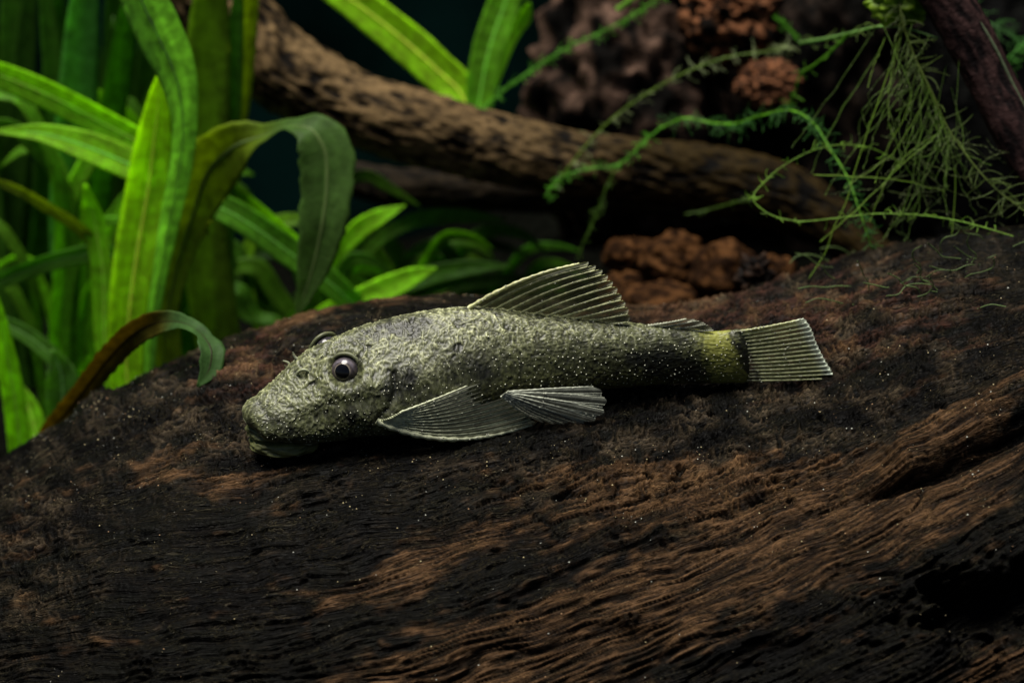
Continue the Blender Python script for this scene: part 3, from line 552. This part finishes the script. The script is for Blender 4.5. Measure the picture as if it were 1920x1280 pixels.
def thread(pts, r, c):
    p = spline([np.r_[P(a, b, y)] for a, b, y in pts], 40); bag = Bag()
    jit = np.stack([perlin(np.linspace(0, 9, 40)+rng.uniform(0, 99), .5, k*3.3) for k in range(3)], -1)*.06*np.linspace(0, 1, 40)[:, None]
    bag.tube(p+jit, np.linspace(r, r*.65, 40)*KPX*50*.66, 4, c)
    for k in range(int(len(p)*.25)):
        i = rng.integers(3, 38); V, F = octa(p[i]+jit[i], .011); bag.add(V, F, (.30, .34, .18))
    return bag.build('thread', M_moss, e)
hand = [[(1692, 60), (1660, 150), (1600, 330), (1560, 440), (1520, 520), (1506, 548)], [(1700, 90), (1770, 240), (1790, 330), (1785, 430), (1760, 540), (1712, 640)],
        [(1690, 70), (1665, 190), (1672, 250)], [(1660, 70), (1640, 120), (1625, 165)], [(1750, 260), (1690, 310), (1640, 360), (1600, 400), (1540, 450)], [(1525, 328), (1600, 331), (1700, 340), (1770, 360)],
        [(1760, 250), (1700, 290), (1660, 340), (1630, 420)], [(1720, 120), (1700, 210), (1665, 280), (1640, 345)], [(1740, 180), (1660, 300), (1580, 350)]]
for q in hand:
    thread([(a, b, 6.5-1.8*b/560) for a, b in q], 1.5, np.array([.16, .27, .03])*rng.uniform(.7, 1.2))
for k in range(64):
    x0, y0 = rng.uniform(1630, 1800), rng.uniform(40, 250); ln = rng.uniform(60, 260); dx = rng.uniform(-.75, .45)
    if y0 < 90: x0 = rng.uniform(1640, 1745)
    elif rng.random() < .7: x0 = np.interp(y0, [40, 100, 175, 245, 295], [1692, 1712, 1748, 1780, 1815])
    q = [(x0, y0), (x0+dx*ln*.35+rng.uniform(-8, 8), y0+ln*.33), (x0+dx*ln*.7+rng.uniform(-14, 14), y0+ln*.66), (x0+dx*ln+rng.uniform(-24, 24), y0+ln*rng.uniform(.85, 1.0))]
    yy = rng.uniform(5.6, 7.2); thread([(a, b, yy-1.6*b/560) for a, b in q], rng.uniform(.8, 1.4), np.array([.12, .22, .03])*rng.uniform(.5, 1.3))
for k in range(30):                                   # growth creeping over the log beneath
    x0, y0 = rng.uniform(1640, 1915), rng.uniform(250, 440); q = [(x0, y0)]; a = rng.uniform(0, 6.28)
    for j in range(4): a += rng.uniform(-.8, .8); q.append((q[-1][0]+26*math.cos(a), q[-1][1]+26*abs(math.sin(a))))
    yy = rng.uniform(4.6, 6.0); thread([(a_, b_, yy) for a_, b_ in q], rng.uniform(.8, 1.3), np.array([.07, .10, .022])*rng.uniform(.5, 1.2))
for k in range(46):
    x0, y0 = rng.uniform(1540, 1900), rng.uniform(450, 580); bag = Bag(); h = on_log(x0, y0); a = rng.uniform(0, 6.28); q = [h]
    for j in range(4): a += rng.uniform(-.9, .9); q.append(q[-1]+np.array([.26*math.cos(a), -.06, .14*math.sin(a)+.02]))
    bag.tube(spline(q, 16), .011, 4, np.array([.10, .15, .05])*rng.uniform(.5, 1.2)); bag.build('thread', M_moss, e)

# ------------------------------------------------------------------ the fish
def build_fish():
    base = hit(900, 770)
    root = tag(empty('catfish', base), 'olive grey suckermouth catfish with yellow and black banded tail base resting on the log', 'fish')
    st = [  # top px, bottom px, half width (cm)
        ((459, 783), (461, 797), .10), ((466, 760), (470, 808), .36), ((488, 735), (500, 819), .58), ((526, 700), (556, 823), .78), ((580, 657), (620, 817), .93), ((640, 626), (682, 804), 1.03),
        ((702, 603), (748, 796), 1.08), ((772, 587), (812, 786), 1.05), ((876, 574), (900, 764), .90), ((980, 584), (990, 742), .72), ((1090, 597), (1095, 729), .55), ((1190, 607), (1192, 721), .42),
        ((1280, 615), (1282, 717), .32), ((1340, 621), (1342, 717), .26), ((1376, 618), (1386, 717), .19), ((1398, 616), (1410, 717), .10)]
    yh = hit(520, 846)[1]; yt = hit(1400, 722)[1]
    rows = []
    for (a, b, w) in st:
        cx, cy = (a[0]+b[0])/2, (a[1]+b[1])/2; f = (cx-459)/(1400-459)
        y = yh+.15+(yt+.10-yh-.15)*f**.8-.25*math.exp(-(f/.12)**2)
        u = KPX*(DIST+y); e = math.hypot(a[0]-b[0], a[1]-b[1])/2*u
        hh = math.sqrt(max(e*e-(.31*w)**2, (.3*e)**2))/.95
        rows.append(np.r_[P(cx, cy, y), w, hh])
    n, nv = 680, 340
    p = spline(rows, n); c = p[:, :3]; W = np.maximum(p[:, 3], .03); H = np.maximum(p[:, 4], .03)
    T = nrm(np.gradient(c, axis=0)); T = nrm(T+0*T)
    for _ in range(30): T[1:-1] = (T[:-2]+T[1:-1]+T[2:])/3
    T = nrm(T); Lt = nrm(np.cross(T, np.array([0, 0, 1.0]))); U = np.cross(Lt, T)      # Lt points to the camera side for +x tangents
    an = np.arange(nv)*2*math.pi/nv; f = np.linspace(0, 1, n)
    ca, sa = np.cos(an)[None], np.sin(an)[None]
    sq = 1.0-.12*(sa < 0)
    cx = np.sign(ca)*np.abs(ca)**(.86*sq+0*f[:, None]); sx = np.sign(sa)*np.abs(sa)**np.where(sa < 0, .72, 1.0)
    # wide low head: narrower roof, broad cheeks
    hd = np.exp(-((f-.18)/.17)**2)[:, None]
    cx = cx*(1-.20*hd*sstep(.1, 1, sa))
    cx = cx*(1-.36*sx*sstep(1.0, .45, f)[:, None])*.97
    V = c[:, None]+Lt[:, None]*(W[:, None]*cx)[..., None]+U[:, None]*(H[:, None]*sx)[..., None]
    Nn = nrm(Lt[:, None]*(ca/W[:, None])[..., None]+U[:, None]*(sa/H[:, None])[..., None])
    px, py = project(V.reshape(-1, 3)); px = px.reshape(n, nv); py = py.reshape(n, nv)
    x, y, z = V[..., 0], V[..., 1], V[..., 2]
    # relief: winding bony ridges on head and back, rows of scutes behind
    wx, wy, wz = perlin(x*2.2, y*2.2, z*2.2+5), perlin(x*2.2+9, y*2.2, z*2.2), perlin(x*2.2, y*2.2+7, z*2.2)
    a1 = perlin(x*4.6+1.6*wx, y*4.6+1.6*wy, z*4.6+1.6*wz); a2 = perlin(x*7.5+2.2*wy, y*7.5+2.2*wz, z*7.5+2.2*wx+4); a3 = perlin(x*13+1.8*wz, y*13+1.8*wx, z*13+1.8*wy+8)
    r1 = np.exp(-(a1/.06)**2); r2 = np.exp(-(a2/.075)**2); r3 = np.exp(-(a3/.10)**2)
    upper = sstep(-.35, .55, sa)*sstep(.62, .30, f)[:, None]+.12; head = sstep(.36, .22, f)[:, None]
    sw = np.clip(upper+.75*head, 0, 1)
    up_line = sstep(.2, .75, sa)*np.ones_like(f)[:, None]; sw = np.clip(sw+.5*up_line*sstep(.9, .6, f)[:, None], 0, 1)
    scute = np.abs(((px-.35*(py-600))/26.0+.25*wx) % 1-.5)*2; scl = np.abs(((py-.03*px)/15.0+.4*wy) % 1-.5)*2
    tailz = sstep(.38, .55, f)[:, None]
    ls = perlin(px/30, py/6.5, 17); lst = np.exp(-(ls/.12)**2)
    D = sw*(.012*r1+.009*r2+.005*r3)+tailz*(.006*lst+.005*scute)+.03*perlin(x*1.6, y*1.6, z*1.6)*(1-.6*tailz)
    gr1 = perlin(x*11+3, y*11, z*11); gr2 = perlin(x*21, y*21+5, z*21); D += (.011*gr1+.010*gr2)*(.5+.5*sstep(.95, .5, f)[:, None])
    pits = sstep(.42, .6, perlin(x*5+3, y*5, z*5+20)); D -= .018*pits*sw
    # named features: brow over the eye, cheek lobe, gill slit, snout rim, back keel
    ex, ey = 648, 697; near = (ca > 0)
    de = np.hypot(px-ex, (py-ey))
    D += near*(.06*np.exp(-((de-40)/14)**2)-.10*sstep(34, 20, de))
    D += near*(.07*blob(px, py, 672, 775, 30, 22)+.06*blob(px, py, 705, 725, 22, 26)+.05*blob(px, py, 600, 745, 45, 16, -30))
    slit = np.exp(-(seg_dist(px, py, [(738, 700), (742, 735), (730, 765), (706, 788)])/6)**2)*near; D -= .05*slit
    keel = sstep(.93, 1.0, sa)*np.exp(-((f-.22)/.16)**2)[:, None]; D += .05*keel
    nost = np.exp(-(np.hypot((px-569), (py-703))/7)**2)*near; D -= .06*nost
    snout = np.exp(-((f-.02)/.02)**2)[:, None]; D += .0*snout
    V = V+Nn*(D*np.minimum(1, (W[:, None]/.25)))[..., None]
    # pigment, with overhead light painted in: paler back, darker lower side
    olv = np.array([.036, .040, .0125]); pale = np.array([.092, .097, .046]); ybl = np.array([.085, .085, .018]); yel = np.array([.165, .170, .034]); blk = np.array([.006, .006, .005])
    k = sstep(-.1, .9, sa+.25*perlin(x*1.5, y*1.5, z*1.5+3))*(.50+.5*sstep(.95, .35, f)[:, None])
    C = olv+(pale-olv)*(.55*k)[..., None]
    C = C+(ybl-C)*(.65*sstep(.1, -.7, sa)*sstep(.25, .5, f)[:, None])[..., None]
    C = C+(np.array([.060, .067, .024])-C)*(.6*head)[..., None]
    ridge = np.clip(sw*(.75*r1+.7*r2+.35*r3)*(1-.42*head), 0, 1)
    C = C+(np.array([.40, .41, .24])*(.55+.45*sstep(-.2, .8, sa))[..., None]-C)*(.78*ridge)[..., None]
    mott = sstep(.12, .5, perlin(x*1.3+4, y*1.3, z*1.3+1)+.35*perlin(x*4, y*4, z*4))
    sad = near*(1.0*blob(px, py, 750, 712, 30, 42)+.6*blob(px, py, 775, 622, 44, 20)+.6*blob(px, py, 520, 790, 50, 20, 30)+.4*blob(px, py, 640, 770, 40, 20)+.7*blob(px, py, 870, 680, 60, 30)+.5*blob(px, py, 905, 705, 30, 60))+.9*blob(px, py, 1285, 690, 46, 26, 10)+.5*blob(px, py, 1140, 665, 120, 26, 6)
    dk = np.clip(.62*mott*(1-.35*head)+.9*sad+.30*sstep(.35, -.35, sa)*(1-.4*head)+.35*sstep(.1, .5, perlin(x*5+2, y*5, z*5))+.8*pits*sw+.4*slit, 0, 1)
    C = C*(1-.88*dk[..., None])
    C = C*np.clip(1+.75*gr1+.75*gr2, .25, 2.0)[..., None]
    jag = 10*perlin(px/9, py/7, 31)
    band = sstep(1306, 1340, px-.22*(py-660)+1.6*jag)*sstep(1396, 1370, px-.42*(py-660)+jag)
    C = C+(yel*(.75+.5*sstep(-.3, .9, sa))[..., None]-C)*(.9*band)[..., None]
    bar = sstep(1376, 1384, px-.42*(py-660)+1.3*jag)*sstep(1411, 1400, px-.42*(py-660)+jag)*(1-.5*sstep(645, 622, py))*(.6+.4*sstep(-.3, .3, perlin(px/12, py/10, 5))); C = C+(blk-C)*(.95*bar)[..., None]
    F = [tuple(q) for q in gridF(n, nv, True)]+[tuple(range(nv))[::-1], tuple((n-1)*nv+j for j in range(nv))]
    body = mesh('body', V.reshape(-1, 3), F, M_skin, root, C.reshape(-1, 3))
    # pale odontode spots
    rs = np.random.default_rng(3); sp = Bag()
    wgt = (near*np.ones_like(px)*(.55+.6*sstep(.9, 0, sa)*np.ones_like(px))*np.gradient(px, axis=0)*(sa > -.75)*(f[:, None] > .015)*(1-.7*sstep(.85, 1, sa)))
    wgt = np.clip(wgt, 0, None).ravel(); fl = V.reshape(-1, 3); used = []
    for i in rs.choice(len(wgt), 1150, replace=False, p=wgt/wgt.sum()):
        if abs(px.ravel()[i]-ex)**2+(py.ravel()[i]-ey)**2 < 34**2: continue
        q = fl[i]
        if used and np.min(np.sum((np.array(used)-q)**2, 1)) < .058**2: continue
        used.append(q); Vv, Ff = octa(q, rs.uniform(.006, .010)+.010*rs.random()**2); sp.add(Vv, Ff)
    tag(sp.build('skin_spots', M_spot, body), kind='stuff')
    # eyes
    def eye(ctr, ax, r, visible=True):
        ax = nrm(ax); t1 = nrm(np.cross(ax, [0, 0, 1.0])); t2 = np.cross(t1, ax)
        R = np.stack([t1, t2, ax], 1)
        def cap(a0, a1, rr, nn=14, m=44, sq=1.0):
            th = np.linspace(a0, a1, nn)[:, None]; ph = np.arange(m)[None]*2*math.pi/m
            q = np.stack([np.sin(th)*np.cos(ph), np.sin(th)*np.sin(ph), np.cos(th)*sq+0*ph], -1).reshape(-1, 3)*rr
            return ctr+q@R.T, [tuple(x) for x in gridF(nn, m, True)], ph, th
        ball = mesh('eye', ctr+sphereV(32, 44)@R.T*r, sphereF(32, 44), M_eye, root, (.035, .032, .036))
        Vi, Fi, ph, th = cap(.02, .98, r*1.03, 20)
        tt = np.broadcast_to(th, (20, 44)).ravel(); pp = np.broadcast_to(ph, (20, 44)).ravel()
        Ci = np.array([.045, .036, .036])*(1+.8*perlin(np.cos(pp)*5, np.sin(pp)*5, tt*6))[:, None]
        Ci = Ci+(np.array([.17, .145, .11])-Ci)*np.exp(-((tt-.50)/.05)**2)[:, None]+(np.array([.07, .065, .085]))*(np.exp(-((tt-.78)/.12)**2)*sstep(0, 1, np.sin(pp)))[:, None]  # pale upper crescent is a highlight put into the iris colour
        mesh('iris', Vi, Fi+[tuple(range(44))], M_eye, ball, Ci)
        Vp, Fp, _, _ = cap(.02, .46, r*1.075, 10, 36); mesh('pupil', Vp, Fp+[tuple(range(36))], M_pupil, ball)
        a = np.linspace(0, 2*math.pi, 61); rr = r*1.12
        pth = ctr+(np.stack([np.cos(a)*rr, np.sin(a)*rr, np.full_like(a, r*.40)], -1))@R.T
        Vt, Ft, _, _ = tube(pth, r*.15*(1+.25*perlin(a*2, 1.5, .2)), 12); mesh('eyelid', Vt, [tuple(q) for q in Ft], M_skin, ball, (.085, .092, .045))
    i = np.argmin(np.where(near, de, 1e9)); q = V.reshape(-1, 3)[i]
    eye(q+np.array([0, .13, .0]), np.array([-.22, -.93, .28]), .262)
    far = np.argmin(np.where(~near, np.hypot(px-600, py-648), 1e9)); q2 = V.reshape(-1, 3)[far]
    eye(P(612, 654, q2[1]+.02), np.array([-.55, .75, .35]), .23)
    # mouth: rounded sucker lips pressed on the wood
    m0 = P(534, 831, yh-.02)
    Vm, nm, dm = lumpy(m0, (.60, .50, .17), 61, .16, 1.6, 40, 60); mesh('lip', Vm, sphereF(40, 60), M_skin, root, np.array([.105, .112, .040])*(1+.6*nm[:, None]))
    m1 = P(512, 806, yh+.10)
    Vm, nm, dm = lumpy(m1, (.46, .46, .15), 62, .16, 1.8, 40, 60); mesh('lip', Vm, sphereF(40, 60), M_skin, root, np.array([.085, .092, .034])*(1+.5*nm[:, None]))
    yb = yh-.35
    b = Bag(); b.tube(spline([P(a, c_, yb) for a, c_ in ((548, 836), (552, 846), (558, 854), (565, 850))], 16), np.linspace(.045, .012, 16), 7, (.12, .13, .09)); b.build('barbel', M_skin, root)
    b = Bag(); b.tube(spline([P(a, c_, yb+.1) for a, c_ in ((566, 828), (580, 832), (590, 826), (592, 820))], 16), np.linspace(.05, .014, 16), 7, (.12, .13, .09)); b.build('barbel', M_skin, root)
    yn = q[1]
    def ring(cx, cy, r, yy, name):
        a = np.linspace(0, 2*math.pi, 31); pth = np.array([P(cx+r*1.25*math.cos(t), cy+r*math.sin(t), yy+.004*r*math.sin(t)) for t in a]); Vt, Ft, _, _ = tube(pth, .026, 8)
        mesh(name, Vt, [tuple(x) for x in Ft], M_skin, root, (.24, .26, .16))
    j = np.argmin(np.where(near, np.hypot(px-569, py-703), 1e9)); ring(569, 702, 9, V.reshape(-1, 3)[j][1]+.01, 'nostril')
    for pts in (((545, 690), (540, 680), (530, 676)), ((560, 676), (552, 668), (549, 660)), ((552, 684), (541, 690), (533, 684))):
        j = np.argmin(np.hypot(px-pts[0][0], py-pts[0][1])); yy = V.reshape(-1, 3)[j][1]
        b = Bag(); b.tube(spline([P(a, c_, yy) for a, c_ in pts], 12), np.linspace(.04, .012, 12), 6, (.20, .21, .14)); b.build('nasal_flap', M_skin, root)
    # ---- fins
    def fin(name, base, edge, nr, colm, colr, r0=.022, r1=.012, bow=0.0, lead=None, branch=True, dots=True, wob=.02, seed=0, scal=.03, sub=True, camr=0, alphaC=None, sag=None):
        ns, nrr = 90, 44
        Bc = spline(base, ns); Ec = spline(edge, ns); s_ = np.linspace(0, 1, ns)[:, None]; r = np.linspace(0, 1, nrr)[None]
        ph = s_*nr; lobes = np.abs(np.sin(np.pi*ph))
        ln = 1+scal*(lobes-.6)*sstep(.7, 1, r)
        Vv = Bc[:, None]*(1-r*ln)[..., None]+Ec[:, None]*(r*ln)[..., None]
        if sag is not None: Vv = Vv+np.asarray(sag)*(np.sin(np.pi*r**.9)*(1-s_)**1.2)[..., None]
        nn = nrm(np.cross(np.gradient(Vv, axis=0), np.gradient(Vv, axis=1))); 
        crv = bow*(np.sin(np.pi*r)*(1-s_*.3))+wob*np.cos(2*np.pi*ph)*r
        Vv = Vv+nn*crv[..., None]
        th = .012*(1-.6*r)+0*s_
        cm = np.asarray(colm)*(1+.35*perlin(s_*12+seed, r*5, 2.1)+.3*np.cos(2*np.pi*ph))[..., None]
        if alphaC is not None: cm = alphaC(Vv, cm)
        nA = ns*nrr; Ff = [tuple(q_) for q_ in gridF(ns, nrr)]+[tuple(q_[::-1]+nA) for q_ in gridF(ns, nrr)]
        o = mesh(name, np.vstack([(Vv+nn*th[..., None]).reshape(-1, 3), (Vv-nn*th[..., None]).reshape(-1, 3)]), Ff, M_fin, root, np.vstack([cm.reshape(-1, 3)]*2))
        rs2 = np.random.default_rng(seed+200)
        for kx in range(nr+1):
            si = kx/nr; ii = si*(ns-1); i0 = min(int(ii), ns-2); fr = ii-i0
            line = Vv[i0]*(1-fr)+Vv[i0+1]*fr
            toC = nrm(CAM-line); line = line+toC*.012
            thick = lead if (lead and kx == 0) else 1.0
            b = Bag(); rad = np.linspace(r0, r1, nrr)*thick; rad = rad*(1+.18*np.sign(np.sin(np.arange(nrr)*1.9+kx)))
            cc = np.asarray(colr)*rs2.uniform(.75, 1.2)
            cl = np.repeat(cc[None]*(1+.25*perlin(np.linspace(0, 8, nrr)+kx, 1.7, .3))[:, None], 6, 0); cl = np.vstack([cl, cl[:2]])
            if alphaC is not None: cl = alphaC(np.vstack([np.repeat(line, 6, 0), line[:2]]), cl)
            b.tube(line, rad, 6, cl)
            if branch and 0 < kx < nr:
                for sg in (-1, 1):
                    jj = np.clip(ii+sg*.22*(ns-1)/nr*sstep(.45, 1, r[0]), 0, ns-1.001); a0 = jj.astype(int); fa = (jj-a0)[:, None]
                    l2 = Vv[a0, np.arange(nrr)]*(1-fa)+Vv[np.minimum(a0+1, ns-1), np.arange(nrr)]*fa; l2 = l2+nrm(CAM-l2)*.012
                    c2 = np.broadcast_to(cc, (20*5+2, 3)); 
                    if alphaC is not None: c2 = alphaC(np.vstack([np.repeat(l2[-20:], 5, 0), l2[-2:]]), c2)
                    b.tube(l2[-20:], np.linspace(r1*.9, r1*.5, 20), 5, c2)
            if dots:
                for _ in range(5 if kx else 24):
                    w_ = rs2.integers(4, nrr-2); vv, f2 = octa(line[w_]+nrm(CAM-line[w_])*rad[w_]+rs2.normal(size=3)*.012, rs2.uniform(.009, .016)); b.add(vv, f2, (.55, .55, .45))
            b.build('fin_ray', M_ray, o)
        return o
    def near_y(a, b_):
        j = np.argmin(np.where(near, np.hypot(px-a, py-b_), 1e9)); return V.reshape(-1, 3)[j][1]
    def top_y(a):
        j = np.argmin(np.abs(px[:, nv//4]-a)); return V[j, nv//4][1]
    gm = (.15, .16, .065); gr = (.44, .45, .23)
    dl = [P(a, b_, top_y(a)) for a, b_ in ((878, 578), (920, 580), (960, 585), (1010, 592), (1060, 598), (1120, 606))]
    de_ = [P(a, b_, top_y(min(a, 1150))-.05) for a, b_ in ((1092, 490), (1128, 510), (1150, 535), (1166, 560), (1178, 585), (1180, 602))]
    fin('dorsal_fin', dl, de_, 10, gm, gr, .021, .011, .05, 1.8, seed=1, wob=.045, sag=(0, 0, .13), scal=.05)
    yc_ = top_y(1400)
    def tailC(pp, cc):
        u_, v_ = project(pp.reshape(-1, 3)); u_ = u_.reshape(pp.shape[:-1]); v_ = v_.reshape(pp.shape[:-1]); j_ = 7*perlin(u_/8, v_/7, 77)
        bk = sstep(1374, 1383, u_-.42*(v_-660)+1.3*j_)*sstep(1412, 1400, u_-.42*(v_-660)+j_)*(.6+.4*sstep(-.3, .3, perlin(u_/12, v_/10, 5))); rim = sstep(1484, 1508, u_-.5*(v_-600)+j_*.6)
        cc = np.array(cc, float); cc = cc+(np.array([.75, .82, .70])-cc)*(rim*.85)[..., None]; cc = cc*(1-.93*bk[..., None]); return cc
    tb = [P(a, b_, yc_) for a, b_ in ((1352, 626), (1356, 645), (1360, 668), (1366, 692), (1372, 713))]
    te = [P(a, b_, yc_-.15) for a, b_ in ((1508, 597), (1520, 615), (1530, 642), (1547, 676), (1567, 708))]
    fin('tail_fin', tb, te, 14, (.30, .32, .12), (.44, .46, .22), .020, .013, .06, 1.3, seed=2, wob=.02, scal=.015, alphaC=tailC)
    ad = [P(a, b_, top_y(a)-.02) for a, b_ in ((1215, 611), (1240, 614), (1262, 617), (1285, 620))]
    ae = [P(a, b_, top_y(a)-.05) for a, b_ in ((1288, 597), (1312, 602), (1328, 610), (1338, 619))]
    fin('adipose_fin', ad, ae, 3, (.15, .155, .10), (.30, .31, .22), .022, .012, .02, 1.3, seed=3, dots=False)
    lift = np.array([0, -.02, .07])
    def L(a, b_, dz=.07): return on_log(a, b_)+np.array([0, -.02, dz])
    y1 = near_y(715, 785); y2 = near_y(880, 735)
    pb = [P(706, 789, y1-.02), P(722, 786, y1-.05), P(738, 780, y1-.08), P(752, 772, y1-.08)]
    yp = hit(1000, 800)[1]
    dy_ = near_y(905, 715)-yp
    pe = [P(1003, 797, yp-.05), P(988, 772, yp+.10*dy_), P(965, 748, yp+.3*dy_), P(938, 727, yp+.55*dy_), P(905, 712, yp+.85*dy_)]
    pl = fin('pectoral_fin', pb, pe, 12, (.15, .16, .10), (.46, .48, .32), .021, .011, -.05, 2.6, seed=4, wob=.03, sag=(0, -.12, -.24))
    yv = hit(1060, 800)[1]
    vb = [P(940, 742, near_y(945, 735)-.10), P(945, 738, near_y(945, 735)-.10), P(952, 734, near_y(950, 733)-.10)]
    ve = [P(1010, 788, yv+.02), P(1062, 796, yv), P(1108, 789, yv), P(1130, 772, yv+.08), P(1133, 745, yv+.18), P(1116, 724, near_y(1100, 724)-.06)]
    fin('pelvic_fin', vb, ve, 8, (.17, .18, .15), (.48, .50, .40), .020, .011, -.06, 1.2, seed=5, wob=.03)
    return root
build_fish()
